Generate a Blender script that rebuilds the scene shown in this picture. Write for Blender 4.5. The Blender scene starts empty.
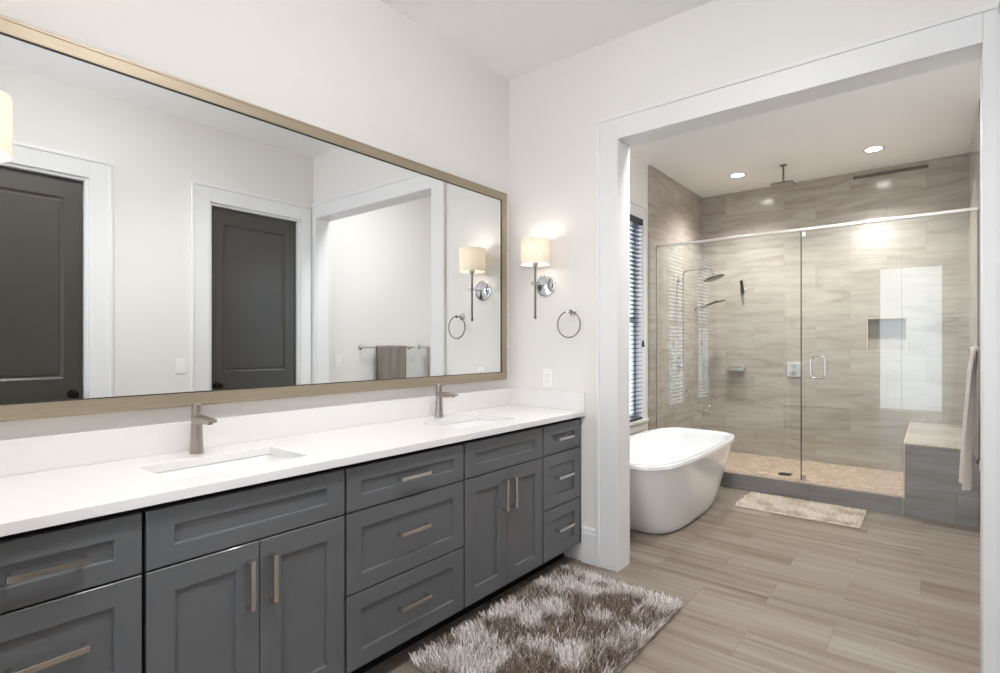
import bpy, bmesh, math, random
from mathutils import Vector, Matrix, noise
random.seed(7)
R = math.radians
S = bpy.context.scene
COL = S.collection

# ------------------------------------------------------------------ camera
cam_d = bpy.data.cameras.new('camera'); cam = bpy.data.objects.new('camera', cam_d); COL.objects.link(cam)
cam_d.sensor_fit = 'HORIZONTAL'; cam_d.sensor_width = 36.0
cam_d.lens = 534.29 / 1000 * 36.0
cam_d.shift_y = (344.08 - 336.5) / 1000
cam_d.clip_start = 0.02
cam.location = (2.1862, 0.0, 1.2978)
cam.rotation_euler = (R(90), 0, R(38.967))
S.camera = cam

# ------------------------------------------------------------------ world, daylight, exposure
w = bpy.data.worlds.new('sky'); S.world = w; w.use_nodes = True
bg = w.node_tree.nodes['Background']; bg.inputs[0].default_value = (0.80, 0.90, 1.0, 1); bg.inputs[1].default_value = 5.0

def portal(name, loc, rot, sx, sy):
    # marks a window opening so that the sky light through it is sampled well; gives no light of its own
    d = bpy.data.lights.new(name, 'AREA'); d.shape = 'RECTANGLE'; d.size = sx; d.size_y = sy; d.cycles.is_portal = True
    o = bpy.data.objects.new(name, d); COL.objects.link(o); o.location = loc; o.rotation_euler = rot
portal('added_window_portal', (1.5, -2.86, 1.41), (R(90), 0, 0), 4.0, 2.8)
portal('bath_window_portal', (-0.07, 3.995, 1.535), (R(90), 0, R(-90)), 1.62, 1.92)
LAMP_MAIN, LAMP_BATH, CAN_LENS = 64.0, 82.0, 40.0
SPOT_SHOWER, SPOT_MAIN = 215.0, 72.0
S.view_settings.view_transform = 'Standard'; S.view_settings.look = 'None'
S.view_settings.exposure = 0.12; S.view_settings.gamma = 1.0
S.view_settings.use_curve_mapping = False
S.cycles.use_denoising = True
S.cycles.max_bounces = 14; S.cycles.diffuse_bounces = 7; S.cycles.glossy_bounces = 7
S.cycles.transparent_max_bounces = 24; S.cycles.sample_clamp_indirect = 6.0
S.cycles.caustics_reflective = True; S.cycles.blur_glossy = 0.6; S.cycles.caustics_refractive = False

# ------------------------------------------------------------------ materials
def srgb(r, g, b):
    f = lambda c: (c / 255 / 12.92) if c / 255 <= 0.04045 else ((c / 255 + 0.055) / 1.055) ** 2.4
    return (f(r), f(g), f(b), 1)

class NT:
    def __init__(s, name):
        s.m = bpy.data.materials.new(name); s.m.use_nodes = True; s.t = s.m.node_tree
        s.t.nodes.clear(); s.out = s.n('ShaderNodeOutputMaterial')
    def n(s, typ, **kw):
        nd = s.t.nodes.new(typ)
        for k, v in kw.items(): setattr(nd, k, v)
        return nd
    def l(s, a, b): s.t.links.new(a, b)
    def math(s, op, a, b=None):
        nd = s.n('ShaderNodeMath', operation=op)
        for i, x in enumerate((a, b)):
            if x is None: continue
            if isinstance(x, (int, float)): nd.inputs[i].default_value = x
            else: s.l(x, nd.inputs[i])
        return nd.outputs[0]

def principled(name, col, rough=0.5, metal=0.0, spec=0.5, bump=None, var=None, coat=0, trans=None):
    """bump=(scale, strength, (sx,sy,sz)); var=(scale, amount, (sx,sy,sz))"""
    t = NT(name); p = t.n('ShaderNodeBsdfPrincipled')
    p.inputs['Base Color'].default_value = col; p.inputs['Roughness'].default_value = rough
    p.inputs['Metallic'].default_value = metal; p.inputs['Specular IOR Level'].default_value = spec
    p.inputs['Coat Weight'].default_value = coat
    tc = t.n('ShaderNodeTexCoord')
    if var:
        mp = t.n('ShaderNodeMapping'); mp.inputs['Scale'].default_value = var[2]; t.l(tc.outputs['Object'], mp.inputs[0])
        nz = t.n('ShaderNodeTexNoise'); nz.inputs['Scale'].default_value = var[0]; nz.inputs['Detail'].default_value = 4
        t.l(mp.outputs[0], nz.inputs['Vector'])
        mx = t.n('ShaderNodeMix', data_type='RGBA'); t.l(nz.outputs['Fac'], mx.inputs[0])
        mx.inputs[6].default_value = [c * (1 - var[1]) for c in col[:3]] + [1]
        mx.inputs[7].default_value = [min(1, c * (1 + var[1])) for c in col[:3]] + [1]
        t.l(mx.outputs[2], p.inputs['Base Color'])
    if bump:
        mp = t.n('ShaderNodeMapping'); mp.inputs['Scale'].default_value = bump[2]; t.l(tc.outputs['Object'], mp.inputs[0])
        nz = t.n('ShaderNodeTexNoise'); nz.inputs['Scale'].default_value = bump[0]; nz.inputs['Detail'].default_value = 3
        t.l(mp.outputs[0], nz.inputs['Vector'])
        b = t.n('ShaderNodeBump'); b.inputs['Strength'].default_value = bump[1]; b.inputs['Distance'].default_value = 0.004
        t.l(nz.outputs['Fac'], b.inputs['Height']); t.l(b.outputs[0], p.inputs['Normal'])
    t.l(p.outputs[0], t.out.inputs[0]); return t.m

def emission(name, col, strength):
    t = NT(name); e = t.n('ShaderNodeEmission'); e.inputs[0].default_value = col; e.inputs[1].default_value = strength
    t.l(e.outputs[0], t.out.inputs[0]); return t.m

def clear_glass(name, tint, f0=0.04):
    t = NT(name); g = t.n('ShaderNodeNewGeometry')
    dp = t.n('ShaderNodeVectorMath', operation='DOT_PRODUCT'); t.l(g.outputs['Incoming'], dp.inputs[0]); t.l(g.outputs['Normal'], dp.inputs[1])
    c = t.math('ABSOLUTE', dp.outputs['Value']); k = t.math('POWER', t.math('SUBTRACT', 1.0, c), 5.0)
    fr = t.math('ADD', t.math('MULTIPLY', k, 1 - f0), f0)
    tr = t.n('ShaderNodeBsdfTransparent'); tr.inputs[0].default_value = tint
    gl = t.n('ShaderNodeBsdfGlossy'); gl.inputs['Roughness'].default_value = 0.0
    mx = t.n('ShaderNodeMixShader'); t.l(fr, mx.inputs[0]); t.l(tr.outputs[0], mx.inputs[1]); t.l(gl.outputs[0], mx.inputs[2])
    t.l(mx.outputs[0], t.out.inputs[0]); return t.m

def stone_tile(name, ua, va, bw, bh, u0, v0, cols, grout, rough=0.3, streak=(0.9, 11.0), mortar=0.0022, ramp=None, offset=0.5, spread=0.12, distort=0.5):
    """large vein-cut tiles laid half-bond; ua/va name the world axes the tile runs along"""
    t = NT(name); g = t.n('ShaderNodeNewGeometry'); sp = t.n('ShaderNodeSeparateXYZ'); t.l(g.outputs['Position'], sp.inputs[0])
    U = t.math('SUBTRACT', sp.outputs['XYZ'.index(ua)], u0); V = t.math('SUBTRACT', sp.outputs['XYZ'.index(va)], v0)
    cb = t.n('ShaderNodeCombineXYZ'); t.l(U, cb.inputs[0]); t.l(V, cb.inputs[1])
    br = t.n('ShaderNodeTexBrick', offset=offset, offset_frequency=2, squash=1.0)
    br.inputs['Color1'].default_value = (0, 0, 0, 1); br.inputs['Color2'].default_value = (1, 1, 1, 1)
    br.inputs['Mortar'].default_value = (0.5, 0.5, 0.5, 1); br.inputs['Scale'].default_value = 1
    br.inputs['Mortar Size'].default_value = mortar; br.inputs['Mortar Smooth'].default_value = 0.1
    br.inputs['Brick Width'].default_value = bw; br.inputs['Row Height'].default_value = bh
    t.l(cb.outputs[0], br.inputs['Vector'])
    rnd = t.n('ShaderNodeSeparateColor'); t.l(br.outputs['Color'], rnd.inputs[0])
    # streaks
    mp = t.n('ShaderNodeCombineXYZ')
    t.l(t.math('MULTIPLY', U, streak[0]), mp.inputs[0]); t.l(t.math('MULTIPLY', V, streak[1]), mp.inputs[1])
    t.l(t.math('MULTIPLY', rnd.outputs[0], 37.0), mp.inputs[2])
    n1 = t.n('ShaderNodeTexNoise'); n1.inputs['Scale'].default_value = 1.0; n1.inputs['Detail'].default_value = 6
    n1.inputs['Roughness'].default_value = 0.62; n1.inputs['Distortion'].default_value = distort
    t.l(mp.outputs[0], n1.inputs['Vector'])
    n2 = t.n('ShaderNodeTexNoise'); n2.inputs['Scale'].default_value = 4.2; n2.inputs['Detail'].default_value = 3
    t.l(mp.outputs[0], n2.inputs['Vector'])
    f = t.math('ADD', t.math('MULTIPLY', n1.outputs['Fac'], 0.75), t.math('MULTIPLY', n2.outputs['Fac'], 0.25))
    f = t.math('ADD', f, t.math('MULTIPLY', t.math('SUBTRACT', rnd.outputs[0], 0.5), spread))
    cr = t.n('ShaderNodeValToRGB'); t.l(f, cr.inputs[0])
    els = cr.color_ramp.elements
    pos = ramp or [0.30, 0.42, 0.52, 0.68]
    while len(els) < len(cols): els.new(0.5)
    for e, p_, c in zip(els, pos, cols): e.position = p_; e.color = c
    mx = t.n('ShaderNodeMix', data_type='RGBA'); t.l(br.outputs['Fac'], mx.inputs[0]); t.l(cr.outputs[0], mx.inputs[6]); mx.inputs[7].default_value = grout
    p = t.n('ShaderNodeBsdfPrincipled'); t.l(mx.outputs[2], p.inputs['Base Color']); p.inputs['Roughness'].default_value = rough
    b = t.n('ShaderNodeBump'); b.inputs['Strength'].default_value = 0.35; b.inputs['Distance'].default_value = 0.002; b.invert = True
    t.l(br.outputs['Fac'], b.inputs['Height']); t.l(b.outputs[0], p.inputs['Normal'])
    t.l(p.outputs[0], t.out.inputs[0]); return t.m

def pebble(name, c1, c2, c3, grout, scale=22):
    t = NT(name); g = t.n('ShaderNodeNewGeometry')
    v = t.n('ShaderNodeTexVoronoi', feature='F1'); v.inputs['Scale'].default_value = scale; t.l(g.outputs['Position'], v.inputs['Vector'])
    e = t.n('ShaderNodeTexVoronoi', feature='DISTANCE_TO_EDGE'); e.inputs['Scale'].default_value = scale; t.l(g.outputs['Position'], e.inputs['Vector'])
    sc = t.n('ShaderNodeSeparateColor'); t.l(v.outputs['Color'], sc.inputs[0])
    cr = t.n('ShaderNodeValToRGB'); t.l(sc.outputs[0], cr.inputs[0]); cr.color_ramp.elements.new(0.5)
    for el, p_, c in zip(cr.color_ramp.elements, (0, .5, 1), (c1, c2, c3)): el.position = p_; el.color = c
    k = t.math('LESS_THAN', e.outputs['Distance'], 0.06)
    mx = t.n('ShaderNodeMix', data_type='RGBA'); t.l(k, mx.inputs[0]); t.l(cr.outputs[0], mx.inputs[6]); mx.inputs[7].default_value = grout
    p = t.n('ShaderNodeBsdfPrincipled'); t.l(mx.outputs[2], p.inputs['Base Color']); p.inputs['Roughness'].default_value = 0.45
    t.l(p.outputs[0], t.out.inputs[0]); return t.m

def shade_mat(name, col):
    t = NT(name)
    d = t.n('ShaderNodeBsdfDiffuse'); d.inputs[0].default_value = col
    tl = t.n('ShaderNodeBsdfTranslucent'); tl.inputs[0].default_value = col
    tc = t.n('ShaderNodeTexCoord'); mp = t.n('ShaderNodeMapping'); mp.inputs['Scale'].default_value = (40, 40, 260); t.l(tc.outputs['Object'], mp.inputs[0])
    nz = t.n('ShaderNodeTexNoise'); nz.inputs['Scale'].default_value = 3; t.l(mp.outputs[0], nz.inputs['Vector'])
    b = t.n('ShaderNodeBump'); b.inputs['Strength'].default_value = 0.3; b.inputs['Distance'].default_value = 0.002; t.l(nz.outputs[0], b.inputs['Height'])
    t.l(b.outputs[0], d.inputs['Normal'])
    mx = t.n('ShaderNodeMixShader'); mx.inputs[0].default_value = 0.36
    t.l(d.outputs[0], mx.inputs[1]); t.l(tl.outputs[0], mx.inputs[2]); t.l(mx.outputs[0], t.out.inputs[0]); return t.m

M = {}
M['wall'] = principled('wall_paint', srgb(229, 226, 223), 0.75, spec=0.25, bump=(180, 0.04, (1, 1, 1)))
M['ceiling'] = principled('ceiling_paint', srgb(249, 248, 247), 0.85, spec=0.15)
M['trim'] = principled('trim_paint', srgb(229, 229, 229), 0.38)
M['floor'] = stone_tile('floor_tile', 'X', 'Y', 0.6015, 0.2935, 2.138 - 0.6015 * 20, 2.622 - 0.2935 * 20,
    [srgb(92, 75, 62), srgb(122, 108, 96), srgb(134, 122, 111), srgb(150, 140, 131)], srgb(112, 99, 89), 0.36, (0.6, 12.0), 0.0014, spread=0.08, ramp=[0.33, 0.44, 0.53, 0.66])
WT = [srgb(133, 122, 112), srgb(161, 152, 143), srgb(172, 164, 155), srgb(185, 178, 170)]
M['tile_x'] = stone_tile('wall_tile_far', 'X', 'Z', 0.61, 0.3048, 0.619 - 6.1, 1.55 - 0.3048 * 8, WT, srgb(146, 133, 121), 0.16, (1.1, 7.0), 0.0012, spread=0.08, distort=1.6, ramp=[0.24, 0.42, 0.54, 0.76])
M['tile_y'] = stone_tile('wall_tile_side', 'Y', 'Z', 0.61, 0.3048, 6.506 - 6.1, 1.55 - 0.3048 * 8, WT, srgb(146, 133, 121), 0.16, (1.1, 7.0), 0.0012, spread=0.08, distort=1.6, ramp=[0.24, 0.42, 0.54, 0.76])
CT = [srgb(108, 105, 103), srgb(126, 123, 121), srgb(136, 133, 131), srgb(150, 146, 143)]
M['curb_tile'] = stone_tile('curb_tile', 'X', 'Z', 0.61, 0.3048, 1.385 - 6.1, 0.138 - 0.3048 * 4, CT, srgb(98, 92, 88), 0.3, (1.2, 7.0), 0.0015)
M['bench_tile'] = stone_tile('bench_tile_front', 'X', 'Z', 0.61, 0.3048, 2.018 - 6.1, 0.52 - 0.3048 * 4, CT, srgb(98, 92, 88), 0.3, (1.2, 7.0), 0.0015)
M['bench_side'] = stone_tile('bench_tile_side', 'Y', 'Z', 0.61, 0.3048, 5.06 - 6.1, 0.52 - 0.3048 * 4, CT, srgb(98, 92, 88), 0.3, (1.2, 7.0), 0.0015)
M['bench_top'] = stone_tile('bench_tile_top', 'X', 'Y', 0.61, 0.3048, 2.018 - 6.1, 5.06 - 0.3048 * 8, WT, srgb(150, 132, 112), 0.2, (1.0, 8.0), 0.0015)
M['edge_strip'] = principled('beige_edge_strip', srgb(196, 178, 152), 0.35)
M['pebble'] = pebble('pebble_mosaic', srgb(154, 132, 116), srgb(172, 150, 133), srgb(190, 170, 153), srgb(150, 131, 116))
M['cab'] = principled('charcoal_cabinet_paint', srgb(94, 96, 98), 0.32, spec=0.5, coat=0.12)
M['cab_dark'] = principled('cabinet_carcass', srgb(26, 26, 27), 0.7, spec=0.1)
M['quartz'] = principled('white_quartz', srgb(234, 232, 231), 0.22, var=(9, 0.02, (1, 1, 1)))
M['porcelain'] = principled('white_porcelain', srgb(242, 242, 242), 0.12, coat=0.4)
M['acrylic'] = principled('white_acrylic', srgb(247, 247, 247), 0.14, coat=0.5)
M['nickel'] = principled('brushed_nickel', srgb(212, 208, 203), 0.27, 1.0)
M['faucet'] = principled('faucet_brushed_nickel', srgb(174, 167, 159), 0.3, 1.0)
M['chrome'] = principled('chrome', srgb(215, 216, 218), 0.08, 1.0)
M['nickel_dark'] = principled('dark_brushed_nickel', srgb(138, 132, 126), 0.28, 1.0)
M['vent'] = principled('vent_brown', srgb(112, 100, 89), 0.6)
M['satin'] = principled('satin_header_metal', srgb(226, 222, 216), 0.35, 1.0)
M['champagne'] = principled('champagne_brushed_frame', srgb(162, 150, 131), 0.45, 0.6, bump=(20, 0.12, (40, 1.2, 40)), var=(14, 0.12, (6, 0.6, 6)))
M['black'] = principled('black_edge', srgb(22, 21, 20), 0.5)
t_ = NT('mirror_silver'); g_ = t_.n('ShaderNodeBsdfGlossy'); g_.inputs[0].default_value = (0.885, 0.9, 0.9, 1); g_.inputs['Roughness'].default_value = 0
t_.l(g_.outputs[0], t_.out.inputs[0]); M['mirror'] = t_.m
M['glass'] = clear_glass('shower_glass', (0.955, 0.975, 0.965, 1))
M['glass_edge'] = principled('glass_polished_edge', srgb(20, 24, 23), 0.3)
M['pane'] = clear_glass('window_pane_glass', (0.97, 0.98, 0.98, 1))
M['door'] = principled('door_paint_charcoal', srgb(64, 60, 56), 0.3, spec=0.5)
M['bronze'] = principled('dark_bronze', srgb(40, 34, 30), 0.3, 0.8)
M['shade'] = shade_mat('linen_shade', srgb(244, 238, 228))
M['bulb'] = emission('lit_bulb', (1.0, 0.93, 0.84, 1), 30)
M['lamp_main'] = emission('added_vanity_bowl', (0.985, 0.99, 1.0, 1), LAMP_MAIN)
M['lamp_bath'] = emission('added_bath_bowl', (0.975, 0.985, 1.0, 1), LAMP_BATH)
M['can_shower'] = emission('lit_shower_lens', (1.0, 0.96, 0.90, 1), CAN_LENS)
M['plastic'] = principled('white_plastic', srgb(240, 239, 237), 0.35)
M['slot_dark'] = principled('slot_dark', srgb(25, 25, 25), 0.6)
M['slat'] = principled('dark_slat_sky_tint', srgb(34, 50, 90), 0.25, spec=0.6)  # bluish sky sheen on the dark slats is put into their colour
M['slat_rail'] = principled('dark_slate_rail', srgb(52, 54, 60), 0.35)
M['towel_grey'] = principled('grey_terry', srgb(138, 129, 122), 0.95, spec=0.1, bump=(420, 0.6, (1, 1, 1)))
M['towel_taupe'] = principled('taupe_terry', srgb(204, 196, 189), 0.95, spec=0.1, bump=(420, 0.6, (1, 1, 1)))
M['rug_l'] = principled('rug_silver_yarn', srgb(228, 221, 218), 0.55)
M['rug_b'] = principled('rug_brown_yarn', srgb(132, 114, 100), 0.6)
M['rug_t'] = principled('rug_taupe_yarn', srgb(188, 177, 169), 0.55)
M['rug_base'] = principled('rug_backing', srgb(150, 136, 126), 0.9)
M['mat_a'] = principled('mat_beige_yarn', srgb(238, 231, 222), 0.8)
M['mat_b'] = principled('mat_sand_yarn', srgb(214, 202, 188), 0.8)
M['leaf'] = principled('leaf', srgb(86, 122, 70), 0.5)
M['soil'] = principled('garden_ground', srgb(110, 116, 82), 0.9, var=(6, 0.3, (1, 1, 1)))
M['carpet'] = principled('bedroom_carpet', srgb(205, 198, 190), 0.95)

# ------------------------------------------------------------------ mesh helpers
def box(bm, x0, x1, y0, y1, z0, z1, bev=0.0, seg=2, mi=0):
    r = bmesh.ops.create_cube(bm, size=1.0)
    vs = r['verts']
    for v in vs:
        v.co.x = (x0 + x1) / 2 + v.co.x * (x1 - x0); v.co.y = (y0 + y1) / 2 + v.co.y * (y1 - y0); v.co.z = (z0 + z1) / 2 + v.co.z * (z1 - z0)
    fs = {f for v in vs for f in v.link_faces}
    for f in fs: f.material_index = mi
    if bev:
        bmesh.ops.bevel(bm, geom=list({e for v in vs for e in v.link_edges}), offset=bev, segments=seg, affect='EDGES', profile=0.5)
    return bm

def ring(bm, pts): return [bm.verts.new(p) for p in pts]
def bridge(bm, a, b, mi=0):
    n = len(a)
    for i in range(n):
        f = bm.faces.new((a[i], a[(i + 1) % n], b[(i + 1) % n], b[i])); f.material_index = mi

def tube(bm, pts, r, n=12, cap=True, closed=False, mi=0):
    pts = [Vector(p) for p in pts]; m = len(pts)
    rr = r if isinstance(r, (list, tuple)) else [r] * m
    up = None; rings = []
    for i, p in enumerate(pts):
        if closed: t = (pts[(i + 1) % m] - pts[i - 1]).normalized()
        else: t = (pts[min(i + 1, m - 1)] - pts[max(i - 1, 0)]).normalized()
        if up is None:
            up = Vector((0, 0, 1)) if abs(t.z) < 0.9 else Vector((1, 0, 0))
        a = (up - t * up.dot(t)).normalized(); b = t.cross(a); up = a
        rings.append(ring(bm, [p + (a * math.cos(2 * math.pi * k / n) + b * math.sin(2 * math.pi * k / n)) * rr[i] for k in range(n)]))
    for i in range(m - 1): bridge(bm, rings[i], rings[i + 1], mi)
    if closed: bridge(bm, rings[-1], rings[0], mi)
    elif cap:
        bm.faces.new(rings[0][::-1]).material_index = mi; bm.faces.new(rings[-1]).material_index = mi
    return bm

def lathe(bm, prof, c, axis='Z', n=32, cap0=True, cap1=True, mi=0):
    """prof = [(radius, along)], c = centre"""
    c = Vector(c); rings = []
    for r, h in prof:
        pts = []
        for k in range(n):
            a = 2 * math.pi * k / n; p, q = r * math.cos(a), r * math.sin(a)
            pts.append(c + Vector({'Z': (p, q, h), 'Y': (p, h, q), 'X': (h, p, q)}[axis]))
        rings.append(ring(bm, pts))
    for a, b in zip(rings, rings[1:]): bridge(bm, a, b, mi)
    if cap0: bm.faces.new(rings[0]).material_index = mi
    if cap1: bm.faces.new(rings[-1][::-1]).material_index = mi
    return bm

def bez(p0, p1, p2, p3, n=16):
    out = []
    for i in range(n + 1):
        t = i / n; s = 1 - t
        out.append(Vector(p0) * s ** 3 + Vector(p1) * 3 * s * s * t + Vector(p2) * 3 * s * t * t + Vector(p3) * t ** 3)
    return out

def panelled(bm, to3, us, vs, panels, prof, thick, chamfer=0.0015):
    """slab seen from its front: flat cells, recessed profile in panel cells; depth measured back from the front"""
    def V(u, v, d): return bm.verts.new(to3(u, v, d))
    for i in range(len(us) - 1):
        for j in range(len(vs) - 1):
            u0, u1, v0, v1 = us[i], us[i + 1], vs[j], vs[j + 1]
            if i == 0: u0 += chamfer
            if i == len(us) - 2: u1 -= chamfer
            if j == 0: v0 += chamfer
            if j == len(vs) - 2: v1 -= chamfer
            q = lambda k, d: [V(u0 + k, v0 + k, d), V(u1 - k, v0 + k, d), V(u1 - k, v1 - k, d), V(u0 + k, v1 - k, d)]
            if (i, j) in panels:
                prev = q(0, 0)
                for k, d in prof:
                    cur = q(k, d); bridge(bm, prev, cur); prev = cur
                bm.faces.new(prev)
            else: bm.faces.new(q(0, 0))
    a, b, c, d = us[0], us[-1], vs[0], vs[-1]
    rect = lambda k, dd: [V(a + k, c + k, dd), V(b - k, c + k, dd), V(b - k, d - k, dd), V(a + k, d - k, dd)]
    r0, r1, r2 = rect(chamfer, 0), rect(0, chamfer), rect(0, thick)
    bridge(bm, r0, r1); bridge(bm, r1, r2); bm.faces.new(r2)
    bmesh.ops.remove_doubles(bm, verts=bm.verts, dist=1e-6)
    return bm

def frame_rings(bm, to3, rect, prof):
    a, b, c, d = rect; prev = None
    for k, dd in prof:
        cur = ring(bm, [to3(a + k, c + k, dd), to3(b - k, c + k, dd), to3(b - k, d - k, dd), to3(a + k, d - k, dd)])
        if prev: bridge(bm, prev, cur)
        prev = cur
    return bm

WL = {}
def mesh(name, bm, mats, parent=None, smooth=False, recenter=True, normals=True):
    if normals: bmesh.ops.recalc_face_normals(bm, faces=bm.faces)
    me = bpy.data.meshes.new(name)
    c = Vector((0, 0, 0))
    if recenter and bm.verts:
        lo = [min(v.co[i] for v in bm.verts) for i in range(3)]; hi = [max(v.co[i] for v in bm.verts) for i in range(3)]
        c = Vector([(l + h) / 2 for l, h in zip(lo, hi)])
        bmesh.ops.translate(bm, verts=bm.verts, vec=-c)
    bm.to_mesh(me); bm.free()
    for m in (mats if isinstance(mats, (list, tuple)) else [mats]): me.materials.append(m)
    if smooth:
        for p in me.polygons: p.use_smooth = True
        try: me.set_sharp_from_angle(angle=R(40 if smooth is True else smooth))
        except Exception: pass
    o = bpy.data.objects.new(name, me); COL.objects.link(o)
    WL[o] = c
    if parent is not None:
        o.parent = parent; o.location = c - WL[parent]
    else: o.location = c
    return o

def tag(o, label, cat, group=None, kind=None):
    if kind: o['kind'] = kind
    o['label'] = label; o['category'] = cat
    if group: o['group'] = group
    return o

def thing(name, loc, label, cat, group=None):
    o = bpy.data.objects.new(name, None); COL.objects.link(o); o.location = loc; o.empty_display_size = 0.05
    WL[o] = Vector(loc); return tag(o, label, cat, group)

def struct(name, bm, mats, parent=None, smooth=False):
    o = mesh(name, bm, mats, parent, smooth, recenter=False)
    if parent is None: o['kind'] = 'structure'
    return o
NB = bmesh.new

# ------------------------------------------------------------------ dimensions (metres)
D = 2.798          # wall with the wide opening
DB = 2.921         # its bathroom side
H = 3.048
XR = 2.405         # right wall of the vanity room
XB = 2.469         # right wall of the bathroom
YT = 6.506         # tiled wall of the shower
YS = 4.985         # where the wall tile begins
YG = 5.137         # shower glass
YC = 5.062         # front of the curb
YN = 0.081         # near wall at the end of the vanity
YBK = -1.70        # wall behind the camera
OX0, OX1, OZ = 0.7965, 2.339, 2.465   # wide opening
CW = 0.137         # casing width
BZ = 2.67          # bedroom doorway height
BX0, BX1 = 1.44, 2.32

# ------------------------------------------------------------------ room shell
def slabs(name, mat, lst):
    bm = NB()
    for b in lst: box(bm, *b)
    return struct(name, bm, mat)

bm = NB(); box(bm, -0.16, 2.65, YBK, YT + 0.12, -0.12, 0.0)
struct('floor', bm, M['floor'])
slabs('ceiling', M['ceiling'], [(-0.16, 2.65, YBK - 0.12, YT + 0.12, H, H + 0.12)])
slabs('wall_left', M['wall'], [(-0.16, 0.0, YBK, DB, 0, H)])
# window wall of the bathroom, two openings
WIN = [(3.20, 3.90), (4.09, 4.79)]; WZ0, WZ1 = 0.585, 2.482
bm = NB(); xs = (-0.06, 0.02)
box(bm, *xs, DB, YT, 0, WZ0); box(bm, *xs, DB, YT, WZ1, H)
box(bm, *xs, DB, WIN[0][0], WZ0, WZ1); box(bm, *xs, WIN[0][1], WIN[1][0], WZ0, WZ1); box(bm, *xs, WIN[1][1], YT, WZ0, WZ1)
struct('wall_bath_left', bm, M['wall'])
slabs('wall_far', M['wall'], [(0, OX0 - 0.02, D, DB, 0, H), (OX1 + 0.02, 2.60, D, DB, 0, H), (OX0 - 0.02, OX1 + 0.02, D, DB, OZ + 0.02, H)])
# right wall of the vanity room with its two door recesses
DOORS = [(0.285, 1.078), (1.868, 2.664)]; DZ = 2.44
ys = [YBK] + [v for d in DOORS for v in d] + [D]
lst = [(XR, 2.65, ys[0], ys[1], 0, H), (XR, 2.65, ys[2], ys[3], 0, H), (XR, 2.65, ys[4], ys[5], 0, H)]
lst += [(XR, 2.65, a, b, DZ, H) for a, b in DOORS]
slabs('wall_right', M['wall'], lst)
slabs('wall_bath_right', M['wall'], [(XB, 2.65, DB, YT, 0, H)])
slabs('wall_near', M['wall'], [(0, 0.74, YN - 0.13, YN, 0, H)])
slabs('wall_back', M['wall'], [(-0.16, BX0, YBK - 0.12, YBK, 0, H), (BX1, 2.65, YBK - 0.12, YBK, 0, H), (BX0, BX1, YBK - 0.12, YBK, BZ, H)])
# tiled shower walls, with a niche let into the far one
NX0, NX1, NZ0, NZ1 = 1.685, 1.989, 1.235, 1.55
bm = NB(); yt = (YT, YT + 0.12)
box(bm, -0.16, NX0, *yt, 0, H); box(bm, NX1, 2.65, *yt, 0, H); box(bm, NX0, NX1, *yt, 0, NZ0); box(bm, NX0, NX1, *yt, NZ1, H)
box(bm, NX0, NX1, YT + 0.09, YT + 0.12, NZ0, NZ1)
struct('wall_shower_far', bm, M['tile_x'])
slabs('wall_shower_left', M['tile_y'], [(0.02, 0.045, YS, YT, 0, H)])
slabs('wall_shower_right', M['tile_y'], [(XB - 0.022, XB, YG - 0.03, YT, 0, H)])
bm = NB()
k = 0.008
box(bm, NX0 - k, NX1 + k, YT - 0.002, YT + 0.006, NZ1, NZ1 + k); box(bm, NX0 - k, NX1 + k, YT - 0.002, YT + 0.006, NZ0 - k, NZ0)
box(bm, NX0 - k, NX0, YT - 0.002, YT + 0.006, NZ0, NZ1); box(bm, NX1, NX1 + k, YT - 0.002, YT + 0.006, NZ0, NZ1)
struct('trim_niche', bm, M['edge_strip'])
# curb, shower floor and tiled bench
bm = NB(); box(bm, 0.045, 2.018, YC, YC + 0.012, 0, 0.1335)
struct('trim_curb_front', bm, M['curb_tile'])
bm = NB(); box(bm, 0.045, 2.018, YC + 0.012, YC + 0.135, 0, 0.126, 0)
box(bm, 0.045, 2.018, YC + 0.012, YC + 0.135, 0.126, 0.1335)
box(bm, 0.045, XB - 0.022, YC + 0.135, YT, 0, 0.05)
struct('floor_shower', bm, M['pebble'])
BXL = 2.0188; BH = 0.548
bm = NB(); box(bm, BXL, XB - 0.0225, YC, YT, 0, BH - 0.001)
for f in bm.faces:
    f.material_index = 0 if abs(f.normal.y) > .5 else (1 if abs(f.normal.x) > .5 else 2)
bench = tag(mesh('shower_bench', bm, [M['bench_tile'], M['bench_side'], M['bench_top']], recenter=False), 'grey tiled built-in bench with a tan seat at the right end of the shower', 'bench')
bm = NB(); e = 0.007
box(bm, BXL - 0.001, XB - 0.023, YC - 0.0015, YC + e, BH - e, BH + 0.0005); box(bm, BXL - 0.0015, BXL + e, YC + e, YT, BH - e, BH + 0.0005)
box(bm, BXL - 0.0015, BXL + e, YC - 0.0015, YC + e, 0.13, BH - e)
mesh('edge_strip', bm, M['edge_strip'], bench)

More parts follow.
